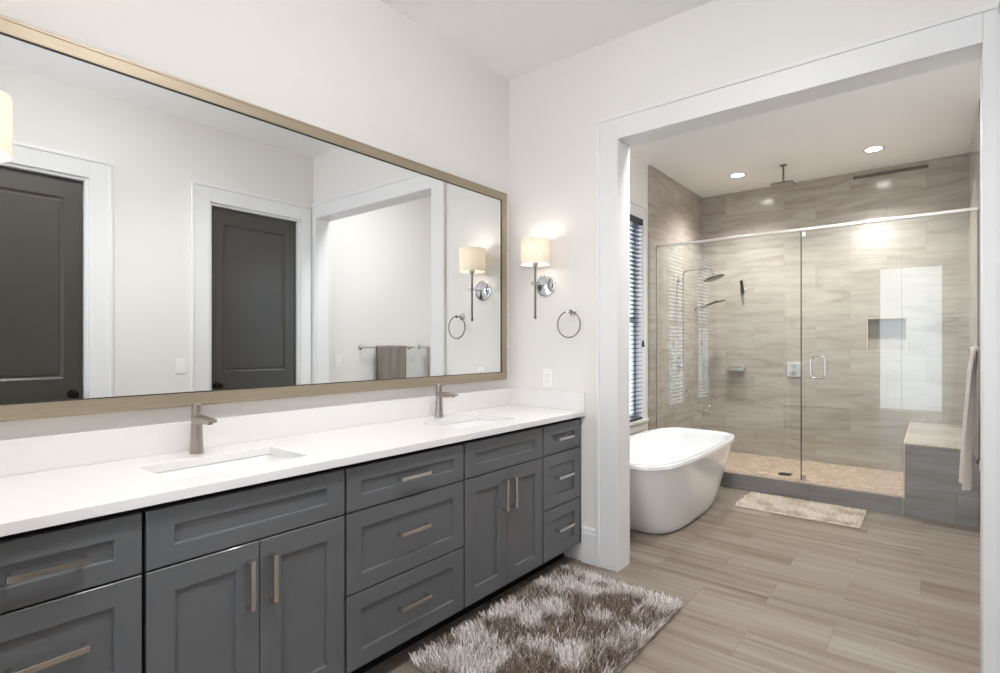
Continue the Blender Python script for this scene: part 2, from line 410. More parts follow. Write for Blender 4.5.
# opening casing (trim), jambs, baseboards
def jamb_casing(name, to3, u0, u1, v1, cw, uL=None, uR=None, z0=0.0):
    """door casing as three mitred boards with a raised back band; to3(u, v, depth toward viewer)"""
    bm = NB()
    uL = u0 - cw if uL is None else uL; uR = u1 + cw if uR is None else uR
    def board(a0, a1, b0, b1, d0, d1, bev=0.002):
        p = [to3(a0, b0, d0), to3(a1, b1, d1)]
        lo = [min(p[0][i], p[1][i]) for i in range(3)]; hi = [max(p[0][i], p[1][i]) for i in range(3)]
        box(bm, lo[0], hi[0], lo[1], hi[1], lo[2], hi[2], bev)
    right = uR - u1 > cw - 0.02
    board(uL + 0.012, u0, z0, v1 + cw - 0.012, 0.0003, 0.018); board(u1, uR - (0.012 if right else 0), z0, v1 + cw - 0.012, 0.0003, 0.018); board(u0, u1, v1, v1 + cw - 0.012, 0.0003, 0.018)
    board(uL, uL + 0.022, z0, v1 + cw - 0.022, 0.0002, 0.026, 0.004)
    if right: board(uR - 0.022, uR, z0, v1 + cw - 0.022, 0.0002, 0.026, 0.004)
    board(uL, uR, v1 + cw - 0.022, v1 + cw, 0.0002, 0.026, 0.004)
    return struct(name, bm, M['trim'])
jamb_casing('trim_opening', lambda u, v, d: (u, D - d, v), OX0, OX1, OZ, CW, uR=XR)
bm = NB(); box(bm, OX0 - 0.02, OX0, D, DB, 0, OZ + 0.02); box(bm, OX1, OX1 + 0.02, D, DB, 0, OZ + 0.02)
box(bm, OX0, OX1, D, DB, OZ, OZ + 0.02)
box(bm, OX0 - 0.14, OX0, DB, DB + 0.018, 0, OZ + 0.14, 0.002); box(bm, OX0, XB, DB, DB + 0.018, OZ, OZ + 0.14, 0.002)
struct('trim_opening_jamb', bm, M['trim'])

def baseboard(name, segs):
    bm = NB()
    for (x0, x1, y0, y1, ax, sgn) in segs:
        # ax: the axis the board is thin along; sgn: direction it faces
        prof = [(0, 0), (0.016, 0), (0.016, 0.175), (0.013, 0.183), (0.013, 0.2), (0.006, 0.21), (0, 0.21)]
        for (pa, pb) in ((x0, x1),) if ax == 'y' else ((y0, y1),):
            a = ring(bm, [((pa, y0 + sgn * d, z) if ax == 'y' else (x0 + sgn * d, pa, z)) for d, z in prof])
            b = ring(bm, [((pb, y0 + sgn * d, z) if ax == 'y' else (x0 + sgn * d, pb, z)) for d, z in prof])
            bridge(bm, a, b); bm.faces.new(a); bm.faces.new(b[::-1])
    return struct(name, bm, M['trim'])
baseboard('baseboard_far', [(0.56, OX0 - CW - 0.001, D, D, 'y', -1)])
baseboard('baseboard_right', [(XR, XR, YBK, DOORS[0][0] - CW, 'x', -1), (XR, XR, DOORS[0][1] + CW, DOORS[1][0] - CW, 'x', -1)])
baseboard('baseboard_bath_right', [(XB, XB, DB + 0.02, YC - 0.002, 'x', -1)])
baseboard('baseboard_bath_left', [(0.02, 0.02, DB + 0.02, YS, 'x', 1)])

# the two charcoal panelled doors (seen in the mirror)
for n, (a, b) in enumerate(DOORS):
    bm = NB(); gap = 0.003
    to3 = lambda u, v, d: (XR + 0.035 + d, u, v)
    st = 0.105
    us = [a + 0.02 + gap, a + 0.02 + st, b - 0.02 - st, b - 0.02 - gap]
    vs = [0.006, 0.20, 0.90, 1.063, 2.29, DZ - 0.02 - gap]
    panelled(bm, to3, us, vs, {(1, 1), (1, 3)}, [(0.004, 0.002), (0.013, 0.009), (0.022, 0.010), (0.030, 0.006), (0.034, 0.006)], 0.035)
    dr = struct('door_%d' % (n + 1), bm, M['door'])
    dr['label'] = ['tall charcoal two-panel door, nearer the camera, reflected at the left of the mirror', 'tall charcoal two-panel door beside the wide opening, reflected in the mirror'][n]
    ky = (b - 0.02 - 0.058) if n == 0 else (a + 0.02 + 0.058)
    bm = NB()
    lathe(bm, [(0.0, 0), (0.030, 0.0), (0.030, -0.004), (0.026, -0.009), (0.011, -0.012), (0.010, -0.03), (0.018, -0.036), (0.026, -0.046), (0.0275, -0.054), (0.024, -0.062), (0.012, -0.067), (0.0, -0.068)], (XR + 0.035, ky, 0.958), 'X', 24, False, False)
    mesh('door_knob', bm, M['bronze'], dr, True)
    jamb_casing('trim_%d' % (n + 1), lambda u, v, d: (XR - d, u, v), a, b, DZ, CW, uR=(b + CW if b + CW < D - 0.03 else D - 0.028))
    bm = NB(); box(bm, XR, XR + 0.13, a, a + 0.02, 0, DZ); box(bm, XR, XR + 0.13, b - 0.02, b, 0, DZ); box(bm, XR, XR + 0.13, a + 0.02, b - 0.02, DZ - 0.02, DZ)
    box(bm, XR + 0.072, XR + 0.082, a + 0.02, a + 0.032, 0, DZ - 0.02); box(bm, XR + 0.072, XR + 0.082, b - 0.032, b - 0.02, 0, DZ - 0.02); box(bm, XR + 0.072, XR + 0.13, a + 0.02, b - 0.02, 0.0, DZ - 0.02)
    struct('trim_%d' % (n + 3), bm, M['trim'])
jamb_casing('trim_5', lambda u, v, d: (u, YBK + d, v), BX0, BX1, BZ, CW, uR=XR - 0.002)
# unseen bedroom behind the camera; its wide window opening is added for more daylight
bx0, bx1, by0, by1 = -0.9, 3.9, -2.75, YBK - 0.12
slabs('floor_bedroom', M['carpet'], [(bx0, bx1, by0, YBK, -0.12, 0.0)])
slabs('ceiling_bedroom', M['ceiling'], [(bx0, bx1, by0, by1, H, H + 0.12)])
slabs('wall_bedroom', M['wall'], [(bx0 - 0.1, bx0, by0, by1, 0, H), (bx1, bx1 + 0.1, by0, by1, 0, H), (bx0, -0.16, by1, by1 + 0.1, 0, H), (2.65, bx1, by1, by1 + 0.1, 0, H),
    (bx0, -0.5, by0 - 0.1, by0, 0, H), (3.5, bx1, by0 - 0.1, by0, 0, H), (-0.5, 3.5, by0 - 0.1, by0, 0, 0.02), (-0.5, 3.5, by0 - 0.1, by0, 2.8, H)])

# bathroom windows
for n, (a, b) in enumerate(WIN):
    bm = NB(); to3 = lambda u, v, d: (-0.042 + d, u, v)
    frame_rings(bm, to3, (a, b, WZ0, WZ1), [(0, -0.017), (0, 0.017), (0.035, 0.017), (0.038, 0.0), (0.038, -0.017), (0, -0.017)])
    zm = (WZ0 + WZ1) / 2
    box(bm, -0.058, -0.026, a + 0.036, b - 0.036, zm - 0.025, zm + 0.025, 0.003)
    wf = struct('window_%d' % (n + 1), bm, M['trim'])
    bm = NB(); box(bm, -0.045, -0.040, a + 0.034, b - 0.034, WZ0 + 0.034, WZ1 - 0.034); mesh('pane', bm, M['pane'], wf)
bm = NB()   # casing, mullion board and stool
ya, yb = WIN[0][0], WIN[1][1]; c_ = 0.115
box(bm, 0.02, 0.038, ya - c_, ya, WZ0, WZ1 + c_, 0.002); box(bm, 0.02, 0.038, yb, yb + c_, WZ0, WZ1 + c_, 0.002)
box(bm, 0.02, 0.038, WIN[0][1], WIN[1][0], WZ0, WZ1, 0.002); box(bm, 0.02, 0.038, ya, yb, WZ1, WZ1 + c_, 0.002)
box(bm, 0.02, 0.052, ya - c_ - 0.01, yb + c_ + 0.01, WZ1 + c_ - 0.002, WZ1 + c_ + 0.016, 0.003)
box(bm, -0.025, 0.062, ya - c_ - 0.01, yb + c_ + 0.01, WZ0 - 0.028, WZ0, 0.004); box(bm, 0.02, 0.036, ya - c_, yb + c_, WZ0 - 0.11, WZ0 - 0.028, 0.002)
struct('trim_window', bm, M['trim'])

# ------------------------------------------------------------------ vanity cabinets
XF = 0.555; CTOP = 0.8695
SH = [(0.0008, 0.0002), (0.0018, 0.0009), (0.0026, 0.0021), (0.0031, 0.0036), (0.0036, 0.0090), (0.0046, 0.0095)]
def front(name, parent, y0, y1, z0, z1, st, rail):
    bm = NB(); to3 = lambda u, v, d: (XF - d, u, v)
    panelled(bm, to3, [y0, y0 + st, y1 - st, y1], [z0, z0 + rail, z1 - rail, z1], {(1, 1)}, SH, 0.02)
    return mesh(name, bm, M['cab'], parent)
def pull(parent, y, z, length, vertical=False):
    bm = NB(); t = 0.0072; x0, x1 = XF, XF + 0.034; h = length / 2
    def b(a0, a1, c0, c1, xa, xb):   # a along the bar, c across
        if vertical: box(bm, xa, xb, y + c0, y + c1, z + a0, z + a1, 0.0012)
        else: box(bm, xa, xb, y + a0, y + a1, z + c0, z + c1, 0.0012)
    b(-h, h, -t, t, x1 - 0.010, x1); b(-h, -h + 0.011, -t, t, x0, x1 - 0.0095); b(h - 0.011, h, -t, t, x0, x1 - 0.0095)
    return mesh('handle', bm, M['nickel'], parent)
def carcass(t, y0, y1):
    bm = NB(); th = 0.016; xb = XF - 0.0205
    box(bm, 0.012, xb, y0, y0 + th, 0.1, CTOP, 0); box(bm, 0.012, xb, y1 - th, y1, 0.1, CTOP, 0)
    box(bm, 0.012, xb, y0 + th, y1 - th, 0.1, 0.1 + th); box(bm, 0.012, 0.02, y0 + th, y1 - th, 0.1 + th, CTOP)
    # face frame behind the fronts
    box(bm, xb - 0.02, xb, y0 + th, y0 + 0.045, 0.1 + th, CTOP); box(bm, xb - 0.02, xb, y1 - 0.045, y1 - th, 0.1 + th, CTOP)
    box(bm, xb - 0.02, xb, y0 + 0.045, y1 - 0.045, CTOP - 0.05, CTOP); box(bm, xb - 0.02, xb, y0 + 0.045, y1 - 0.045, 0.1 + th, 0.14)
    for zz in (0.39, 0.688): box(bm, xb - 0.02, xb, y0 + 0.045, y1 - 0.045, zz - 0.02, zz + 0.02)
    o = mesh('carcass', bm, M['cab_dark'], t)
    bm = NB(); box(bm, 0.40, 0.44, y0, y1, 0, 0.1); mesh('toe_kick', bm, M['cab_dark'], t)
    return o
Z = [0.112, 0.3865, 0.3925, 0.6845, 0.6905, 0.8495]
def drawer_unit(y0, y1, label, hl):
    t = thing('drawer_cabinet', (0.29, (y0 + y1) / 2, 0), label, 'cabinet', 'grey vanity cabinets'); carcass(t, y0, y1)
    a, b = y0 + 0.0055, y1 - 0.0055; st = 0.06 if b - a > 0.45 else 0.055
    for (z0, z1, rail) in ((Z[0], Z[1], 0.06), (Z[2], Z[3], 0.06), (Z[4], Z[5], 0.052)):
        d = front('drawer', t, a, b, z0, z1, st if b - a > .45 else 0.06, rail)
        zh = {Z[0]: 0.262, Z[2]: 0.554, Z[4]: 0.770}[z0]
        pull(d, (a + b) / 2, zh, hl)
    return t
def sink_unit(y0, y1, label):
    t = thing('sink_cabinet', (0.29, (y0 + y1) / 2, 0), label, 'cabinet', 'grey vanity cabinets'); carcass(t, y0, y1)
    a, b = y0 + 0.0055, y1 - 0.0055; m = (a + b) / 2
    front('false_drawer_front', t, a, b, Z[4], Z[5], 0.066, 0.05)
    for (u0, u1, hy) in ((a, m - 0.0015, m - 0.036), (m + 0.0015, b, m + 0.036)):
        d = front('door', t, u0, u1, Z[0], Z[3], 0.068, 0.068)
        pull(d, hy, 0.562, 0.15, True)
    return t
drawer_unit(0.108, 0.5105, 'grey three-drawer vanity cabinet at the near end, cut by the left picture edge', 0.15)
sink_unit(0.5105, 1.140, 'grey two-door vanity cabinet under the nearer sink')
drawer_unit(1.140, 1.7635, 'wide grey three-drawer vanity cabinet between the two sink cabinets', 0.158)
sink_unit(1.7635, 2.3875, 'grey two-door vanity cabinet under the farther sink')
c5 = drawer_unit(2.3875, 2.778, 'narrow grey three-drawer vanity cabinet at the far end against the white wall', 0.158)
bm = NB(); box(bm, 0.02, XF - 0.021, 2.7783, 2.7945, 0.1, CTOP); box(bm, XF - 0.02, XF - 0.002, 2.7783, 2.7945, 0.112, CTOP - 0.012)
mesh('filler_strip', bm, M['cab'], c5)

# ------------------------------------------------------------------ countertop with sinks
CX = 0.5805; C0, C1 = 0.8695, 0.8998
SINKS = [(0.832, 'white undermount sink basin under the nearer faucet'), (2.066, 'white undermount sink basin under the farther faucet')]
SXa, SXb, SW = 0.182, 0.452, 0.222
bm = NB()
y_edges = [YN + 0.002]
for cy, _ in SINKS: y_edges += [cy - SW, cy + SW]
y_edges.append(D - 0.002)
xe = [0.002, SXa, SXb, CX]
grid = {}
def gv(x, y, z):
    k = (round(x, 5), round(y, 5), round(z, 5))
    if k not in grid: grid[k] = bm.verts.new((x, y, z))
    return grid[k]
def solid(i, j): return 0 <= i < 3 and 0 <= j < 5 and not (i == 1 and j in (1, 3))
for i in range(3):
    for j in range(5):
        if not solid(i, j): continue
        x0, x1, y0, y1 = xe[i], xe[i + 1], y_edges[j], y_edges[j + 1]
        bm.faces.new([gv(x0, y0, C1), gv(x1, y0, C1), gv(x1, y1, C1), gv(x0, y1, C1)])
        bm.faces.new([gv(x0, y1, C0), gv(x1, y1, C0), gv(x1, y0, C0), gv(x0, y0, C0)])
        if not solid(i - 1, j): bm.faces.new([gv(x0, y0, C0), gv(x0, y0, C1), gv(x0, y1, C1), gv(x0, y1, C0)])
        if not solid(i + 1, j): bm.faces.new([gv(x1, y0, C0), gv(x1, y1, C0), gv(x1, y1, C1), gv(x1, y0, C1)])
        if not solid(i, j - 1): bm.faces.new([gv(x0, y0, C0), gv(x1, y0, C0), gv(x1, y0, C1), gv(x0, y0, C1)])
        if not solid(i, j + 1): bm.faces.new([gv(x0, y1, C0), gv(x0, y1, C1), gv(x1, y1, C1), gv(x1, y1, C0)])
counter = tag(mesh('countertop', bm, M['quartz']), 'long white quartz countertop over the grey vanity cabinets', 'countertop')
md = counter.modifiers.new('bevel', 'BEVEL'); md.width = 0.0022; md.segments = 2; md.limit_method = 'ANGLE'
bm = NB(); box(bm, 0.001, 0.021, YN + 0.002, D - 0.023, C1 + 0.0003, 1.008, 0.0015); mesh('backsplash', bm, M['quartz'], counter)
bm = NB(); box(bm, 0.001, CX, D - 0.022, D - 0.001, C1 + 0.0003, 1.008, 0.0015); mesh('sidesplash', bm, M['quartz'], counter)

def rrect(cx, cy, hx, hy, r, z, n=6):
    pts = []
    for (sx, sy, a0) in ((1, 1, 0), (-1, 1, 90), (-1, -1, 180), (1, -1, 270)):
        for k in range(n + 1):
            a = R(a0 + 90 * k / n); pts.append((cx + sx * (hx - r) + r * math.cos(a), cy + sy * (hy - r) + r * math.sin(a), z))
    return pts
for cy, lab in SINKS:
    bm = NB(); cx = (SXa + SXb) / 2; hx, hy = (SXb - SXa) / 2 + 0.004, SW + 0.004
    secs = [(hx + 0.02, hy + 0.02, 0.02, C0 - 0.001), (hx, hy, 0.02, C0 - 0.001), (hx - 0.006, hy - 0.006, 0.02, C0 - 0.02), (hx - 0.02, hy - 0.02, 0.03, C0 - 0.10), (hx - 0.035, hy - 0.035, 0.04, C0 - 0.125),
            (hx - 0.07, hy - 0.08, 0.05, C0 - 0.135), (0.03, 0.03, 0.0299, C0 - 0.142)]
    rs = [ring(bm, rrect(cx, cy, a, b, r, z)) for a, b, r, z in secs]
    for a, b in zip(rs, rs[1:]): bridge(bm, a, b)
    outer = [ring(bm, rrect(cx, cy, hx + 0.02, hy + 0.02, 0.02, C0 - 0.018)), ring(bm, rrect(cx, cy, hx - 0.0, hy - 0.0, 0.03, C0 - 0.10)), ring(bm, rrect(cx, cy, hx - 0.05, hy - 0.05, 0.03, C0 - 0.155))]
    bridge(bm, rs[0], outer[0]); bridge(bm, outer[0], outer[1]); bridge(bm, outer[1], outer[2]); bm.faces.new(outer[2]); bm.faces.new(rs[-1])
    s = tag(mesh('sink_basin', bm, M['porcelain'], None, True), lab, 'sink', 'undermount sinks')
    bm = NB(); lathe(bm, [(0.024, C0 - 0.1425), (0.024, C0 - 0.1385), (0.018, C0 - 0.137), (0.018, C0 - 0.1395), (0.004, C0 - 0.1395)], (cx, cy, 0), 'Z', 24)
    mesh('drain', bm, M['chrome'], s, True)

def faucet(y, label):
    t = thing('faucet', (0.095, y, C1), label, 'faucet', 'single-hole faucets')
    bm = NB(); z0 = C1
    lathe(bm, [(0.0, 0.0004), (0.0245, 0.0004), (0.0245, 0.004), (0.0225, 0.006), (0.0200, 0.05), (0.0185, 0.105), (0.0185, 0.1375), (0.0, 0.1375)], (0.095, y, z0), 'Z', 32, False, False); mesh('body', bm, M['faucet'], t, 35)
    # angular spout reaching over the basin
    bm = NB()
    prof = [(0.100, 0.108, 0.137), (0.13, 0.110, 0.137), (0.17, 0.113, 0.134), (0.205, 0.117, 0.131), (0.225, 0.122, 0.130)]
    rs = []
    for x, za, zb in prof:
        hw = 0.0175
        rs.append(ring(bm, [(x, y - hw, z0 + za), (x, y + hw, z0 + za), (x, y + hw, z0 + zb), (x, y - hw, z0 + zb)]))
    for a, b in zip(rs, rs[1:]): bridge(bm, a, b)
    bm.faces.new(rs[0]); bm.faces.new(rs[-1]); bmesh.ops.bevel(bm, geom=bm.edges[:], offset=0.0015, segments=1, affect='EDGES'); mesh('spout', bm, M['faucet'], t)
    bm = NB(); lathe(bm, [(0.0, 0.1385), (0.0165, 0.1385), (0.0172, 0.141), (0.0172, 0.174), (0.0150, 0.1795), (0.0, 0.1805)], (0.095, y, z0), 'Z', 32, False, False); box(bm, 0.09, 0.125, y - 0.006, y + 0.006, z0 + 0.170, z0 + 0.178, 0.002)
    ha = mesh('lever', bm, M['faucet'], t, 35)
    bm = NB(); lathe(bm, [(0.009, -0.002), (0.009, 0.0), (0.006, 0.0)], (0.205, y, z0 + 0.1165), 'Z', 14); mesh('aerator', bm, M['slot_dark'], t)
faucet(0.822, 'brushed nickel single-hole faucet at the nearer sink')
faucet(2.056, 'brushed nickel single-hole faucet at the farther sink')

# ------------------------------------------------------------------ mirror
mt = thing('wall_mirror', (0.0, 1.44, 1.068), 'huge wide mirror in a brushed champagne frame above the vanity', 'mirror')
my0, my1, mz0, mz1 = 0.14, 2.722, 1.067, 2.272; fw = 0.053
to3 = lambda u, v, d: (d, u, v)
bm = NB(); frame_rings(bm, to3, (my0, my1, mz0, mz1), [(0, 0.002), (0, 0.043), (0.003, 0.047), (0.010, 0.047), (0.012, 0.0445), (fw - 0.004, 0.043), (fw - 0.0035, 0.040)])
bm2 = bm; frame_rings(bm2, to3, (my0, my1, mz0, mz1), [(fw - 0.0035, 0.002), (0, 0.002)])
mesh('frame', bm, M['champagne'], mt)
bm = NB(); frame_rings(bm, to3, (my0, my1, mz0, mz1), [(fw - 0.0036, 0.036), (fw - 0.0036, 0.0405), (fw, 0.0405), (fw, 0.0362)]); mesh('inner_lip', bm, M['black'], mt)
bm = NB(); box(bm, 0.006, 0.036, my0 + fw - 0.003, my1 - fw + 0.003, mz0 + fw - 0.003, mz1 - fw + 0.003); mesh('mirror_glass', bm, M['mirror'], mt)

# ------------------------------------------------------------------ sconces
def sconce(yw, s, label):
    """yw: wall plane, s: +1/-1 direction out of the wall"""
    x = 0.296; zp = 1.667; ys = yw + s * 0.118
    t = thing('wall_sconce', (x, yw, zp), label, 'wall lamp', 'pair of wall sconces beside the mirror')
    bm = NB(); lathe(bm, [(0.0, 0.0), (0.071, 0.0), (0.071, s * 0.006), (0.066, s * 0.010), (0.058, s * 0.010), (0.055, s * 0.014), (0.036, s * 0.017), (0.014, s * 0.021), (0.0, s * 0.022)], (x, yw, zp), 'Y', 40, False, False)
    mesh('back_plate', bm, M['chrome'], t, True)
    bm = NB(); tube(bm, [(x, yw + s * 0.02, zp), (x, ys + s * 0.02, zp)], 0.006, 12); lathe(bm, [(0.0, s * 0.018), (0.010, s * 0.02), (0.010, s * 0.03), (0.0, s * 0.033)], (x, ys, zp), 'Y', 16, False, False)
    mesh('arm', bm, M['chrome'], t, True)
    bm = NB(); lathe(bm, [(0.0, 1.450), (0.0085, 1.454), (0.0085, 1.47), (0.0068, 1.475), (0.0068, zp - 0.012), (0.010, zp - 0.01), (0.010, zp + 0.01), (0.0068, zp + 0.012), (0.0068, 1.770), (0.016, 1.775), (0.018, 1.80), (0.0, 1.802)], (x, ys, 0), 'Z', 18, False, False)
    mesh('rod', bm, M['nickel_dark'], t, True)
    z0, z1, r = 1.784, 1.938, 0.088
    bm = NB(); lathe(bm, [(r - 0.0015, z0), (r, z0), (r, z1), (r - 0.0015, z1), (r - 0.0015, z0)], (x, ys, 0), 'Z', 56, False, False)
    sh = mesh('lamp_shade', bm, M['shade'], t, True)
    bm = NB()
    for k in range(3):
        a = 2 * math.pi * k / 3 + 0.5; tube(bm, [(x, ys, z0 + 0.03), (x + (r - 0.003) * math.cos(a), ys + (r - 0.003) * math.sin(a), z0 + 0.03)], 0.0015, 6)
    mesh('spider_fitter', bm, M['nickel'], sh)
    bm = NB(); lathe(bm, [(0.0, 1.804), (0.012, 1.806), (0.014, 1.845), (0.024, 1.875), (0.027, 1.893), (0.023, 1.912), (0.012, 1.924), (0.0, 1.927)], (x, ys, 0), 'Z', 20, False, False)
    mesh('bulb', bm, M['bulb'], t, True)
    return t
sconce(D, -1, 'chrome wall sconce with white drum shade on the wall between mirror and opening')
sconce(YN, 1, 'wall sconce with white drum shade at the left picture edge, before the mirror')

# towel ring, outlet, switches
t = thing('towel_ring', (0.493, D, 1.492), 'round chrome towel ring on the white wall right of the sconce', 'towel ring')
bm = NB(); lathe(bm, [(0.0, 0), (0.024, 0), (0.024, -0.006), (0.019, -0.011), (0.010, -0.014), (0.009, -0.045), (0.012, -0.05), (0.012, -0.062), (0.008, -0.066), (0, -0.066)], (0.493, D, 1.492), 'Y', 28, False, False); mesh('mount', bm, M['chrome'], t, True)
bm = NB(); rr = 0.0785
tube(bm, [(0.497 + rr * math.sin(2 * math.pi * k / 48), D - 0.056, 1.492 - 0.004 - rr * 0.92 + rr * math.cos(2 * math.pi * k / 48)) for k in range(48)], 0.0042, 10, closed=True); mesh('ring', bm, M['nickel_dark'], t, True)

def plate(name, c, ax, s, label, cat, kind):
    """wall plate facing s along axis ax"""
    def bx(bm, u0, u1, v0, v1, d0, d1, bev):
        if ax == 'Y': box(bm, c[0] + u0, c[0] + u1, *sorted((c[1] + s * d0, c[1] + s * d1)), c[2] + v0, c[2] + v1, bev)
        else: box(bm, *sorted((c[0] + s * d0, c[0] + s * d1)), c[1] + u0, c[1] + u1, c[2] + v0, c[2] + v1, bev)
    bm = NB(); bx(bm, -0.036, 0.036, -0.058, 0.058, 0.0003, 0.006, 0.002)
    o = tag(mesh(name, bm, M['plastic']), label, cat)
    if kind == 'outlet':
        for zz in (-0.0195, 0.0195):
            bm = NB(); bx(bm, -0.0165, 0.0165, zz - 0.0145, zz + 0.0145, 0.006, 0.0085, 0.002); r = mesh('receptacle', bm, M['plastic'], o)
            bm = NB(); bx(bm, -0.0075, -0.0055, zz - 0.002, zz + 0.007, 0.0083, 0.0088, 0); bx(bm, 0.0055, 0.0075, zz - 0.002, zz + 0.007, 0.0083, 0.0088, 0); bx(bm, -0.0015, 0.0015, zz - 0.010, zz - 0.006, 0.0083, 0.0088, 0)
            mesh('slots', bm, M['slot_dark'], r)
    else:
        bm = NB(); bx(bm, -0.016, 0.016, -0.033, 0.033, 0.006, 0.009, 0.0015); mesh('rocker', bm, M['plastic'], o)
    return o
plate('power_outlet', (0.311, D, 1.085), 'Y', -1, 'white power outlet plate low on the wall under the sconce', 'outlet', 'outlet')
plate('light_switch', (XR, 1.655, 1.128), 'X', -1, 'white light switch plate between the two charcoal doors, seen in the mirror', 'light switch', 'switch')
plate('light_switch', (XB, 3.105, 1.13), 'X', -1, 'white light switch plate left of the grey towel, seen in the mirror', 'light switch', 'switch')

# towel bars and towels on the bathroom's right wall
def towel_bar(y0, y1, label):
    t = thing('towel_bar', (XB, (y0 + y1) / 2, 1.265), label, 'towel bar', 'towel bars on the right bathroom wall'); xb = XB - 0.072
    bm = NB(); tube(bm, [(xb, y0 - 0.012, 1.265), (xb, y1 + 0.012, 1.265)], 0.0085, 14); mesh('bar', bm, M['nickel'], t, True)
    for y in (y0, y1):
        bm = NB(); lathe(bm, [(0, -0.0003), (0.027, -0.0003), (0.027, -0.008), (0.020, -0.013), (0.011, -0.016), (0.010, -0.055), (0.015, -0.06), (0.015, -0.086), (0.010, -0.09), (0, -0.09)], (XB, y, 1.265), 'X', 24, False, False); mesh('post', bm, M['nickel'], t, True)
towel_bar(3.375, 4.035, 'brushed nickel towel bar holding the short grey towel')
towel_bar(4.175, 4.87, 'brushed nickel towel bar holding the long taupe towel nearer the shower')

def towel(y0, y1, zf, zb, mat, label, flare, spread, folds):
    xb = XB - 0.072; zr = 1.265; bm = NB(); ny = 40
    path = []
    nz = 26
    for i in range(nz + 1): path.append(('f', i / nz))       # bottom of the front up to the bar
    for i in range(1, 8): path.append(('t', i / 8))
    for i in range(nz + 1): path.append(('b', 1 - i / nz))
    th = 0.008; rb = 0.0095
    cols = []
    for sgn in (1, -1):
        rows = []
        for typ, s in path:
            row = []
            for j in range(ny + 1):
                v = j / ny; off = th / 2 * sgn
                if typ == 'f': drop = (zr - zf) * (1 - s)
                elif typ == 'b': drop = (zr - zb) * (1 - s)
                else: drop = 0
                k = min(1, drop / 0.9)
                wob = folds * (0.35 * min(1, drop / 0.12) + k) * (math.sin(v * 21 + 0.8 + 2 * k) * 0.55 + math.sin(v * 9.0 + 2.1) * 0.45)
                yc = (y0 + y1) / 2 + (v - 0.5) * (y1 - y0) * (1 + spread * k)
                if typ == 'f': x = xb - rb - th / 2 - flare * k ** 0.9 - wob - off; z = zr - drop
                elif typ == 'b': x = xb + rb + th / 2 - wob * 0.15 + off; z = zr - drop
                else:
                    a = math.pi * s; rr = rb + th / 2 + off
                    x = xb - rr * math.cos(a); z = zr + rr * math.sin(a)
                row.append(bm.verts.new((x, yc, z)))
            rows.append(row)
        for a, b in zip(rows, rows[1:]):
            for j in range(ny): bm.faces.new((a[j], a[j + 1], b[j + 1], b[j]))
        cols.append(rows)
    A, B = cols
    for i in range(len(A) - 1):
        for j in (0, ny): bm.faces.new((A[i][j], A[i + 1][j], B[i + 1][j], B[i][j]))
    for i in (0, len(A) - 1):
        for j in range(ny): bm.faces.new((A[i][j], A[i][j + 1], B[i][j + 1], B[i][j]))
    return tag(mesh('towel', bm, mat, None, 60), label, 'towel')
towel(3.53, 3.92, 0.72, 0.80, M['towel_grey'], 'short grey folded towel on its bar, seen in the mirror left of the far faucet', 0.012, 0.0, 0.022)
towel(4.26, 4.63, 0.42, 0.55, M['towel_taupe'], 'long taupe towel hanging at the right edge of the opening before the shower bench', 0.034, 0.10, 0.028)

# ------------------------------------------------------------------ bathtub
def sellipse(cx, cy, a, b, n, z, N=96):
    pts = []
    for k in range(N):
        t = 2 * math.pi * k / N; c, s = math.cos(t), math.sin(t)
        pts.append((cx + a * math.copysign(abs(c) ** (2 / n), c), cy + b * math.copysign(abs(s) ** (2 / n), s), z))
    return pts
TX, TZ = 0.575, 0.53; TA, TB = 0.366, 0.86; TY = 4.03
bm = NB(); secs = []
ba, bb = 0.262, 0.57
for k in range(13):
    s = k / 12; q = s ** 0.85
    secs.append((ba + (TA - 0.012 - ba) * q, bb + (TB - 0.014 - bb) * q, 3.6 + 0.6 * s, 0.014 + (TZ - 0.046) * s))
secs = [(ba - 0.03, bb - 0.03, 3.6, 0.0005), (ba - 0.012, bb - 0.012, 3.6, 0.004)] + secs
z1 = TZ - 0.032
secs += [(TA - 0.004, TB - 0.004, 4.2, z1 + 0.001), (TA - 0.001, TB - 0.001, 4.2, z1 + 0.004), (TA, TB, 4.2, TZ - 0.006), (TA - 0.0025, TB - 0.0025, 4.2, TZ - 0.0015), (TA - 0.007, TB - 0.007, 4.2, TZ),
         (TA - 0.030, TB - 0.032, 4.2, TZ), (TA - 0.040, TB - 0.044, 4.2, TZ - 0.006), (TA - 0.046, TB - 0.055, 4.2, TZ - 0.02)]
for k in range(1, 11):
    s = k / 10
    secs.append((TA - 0.046 - 0.10 * s ** 1.3, TB - 0.055 - 0.27 * s ** 1.15, 4.2 - 1.0 * s, TZ - 0.02 - 0.36 * s))
secs += [(0.225, 0.49, 3.2, 0.125), (0.17, 0.40, 3.0, 0.112), (0.06, 0.15, 2.5, 0.107)]
rs = [ring(bm, sellipse(TX, TY, a, b, n, z)) for a, b, n, z in secs]
for a, b in zip(rs, rs[1:]): bridge(bm, a, b)
bm.faces.new(rs[0]); bm.faces.new(rs[-1])
tub = tag(mesh('bathtub', bm, M['acrylic'], None, 35), 'white freestanding bathtub below the window with dark blinds', 'bathtub')
bm = NB(); lathe(bm, [(0.0, 0.1075), (0.032, 0.1075), (0.032, 0.111), (0.026, 0.1125), (0.0, 0.1125)], (TX, TY, 0), 'Z', 24, False, False); mesh('drain', bm, M['chrome'], tub, True)

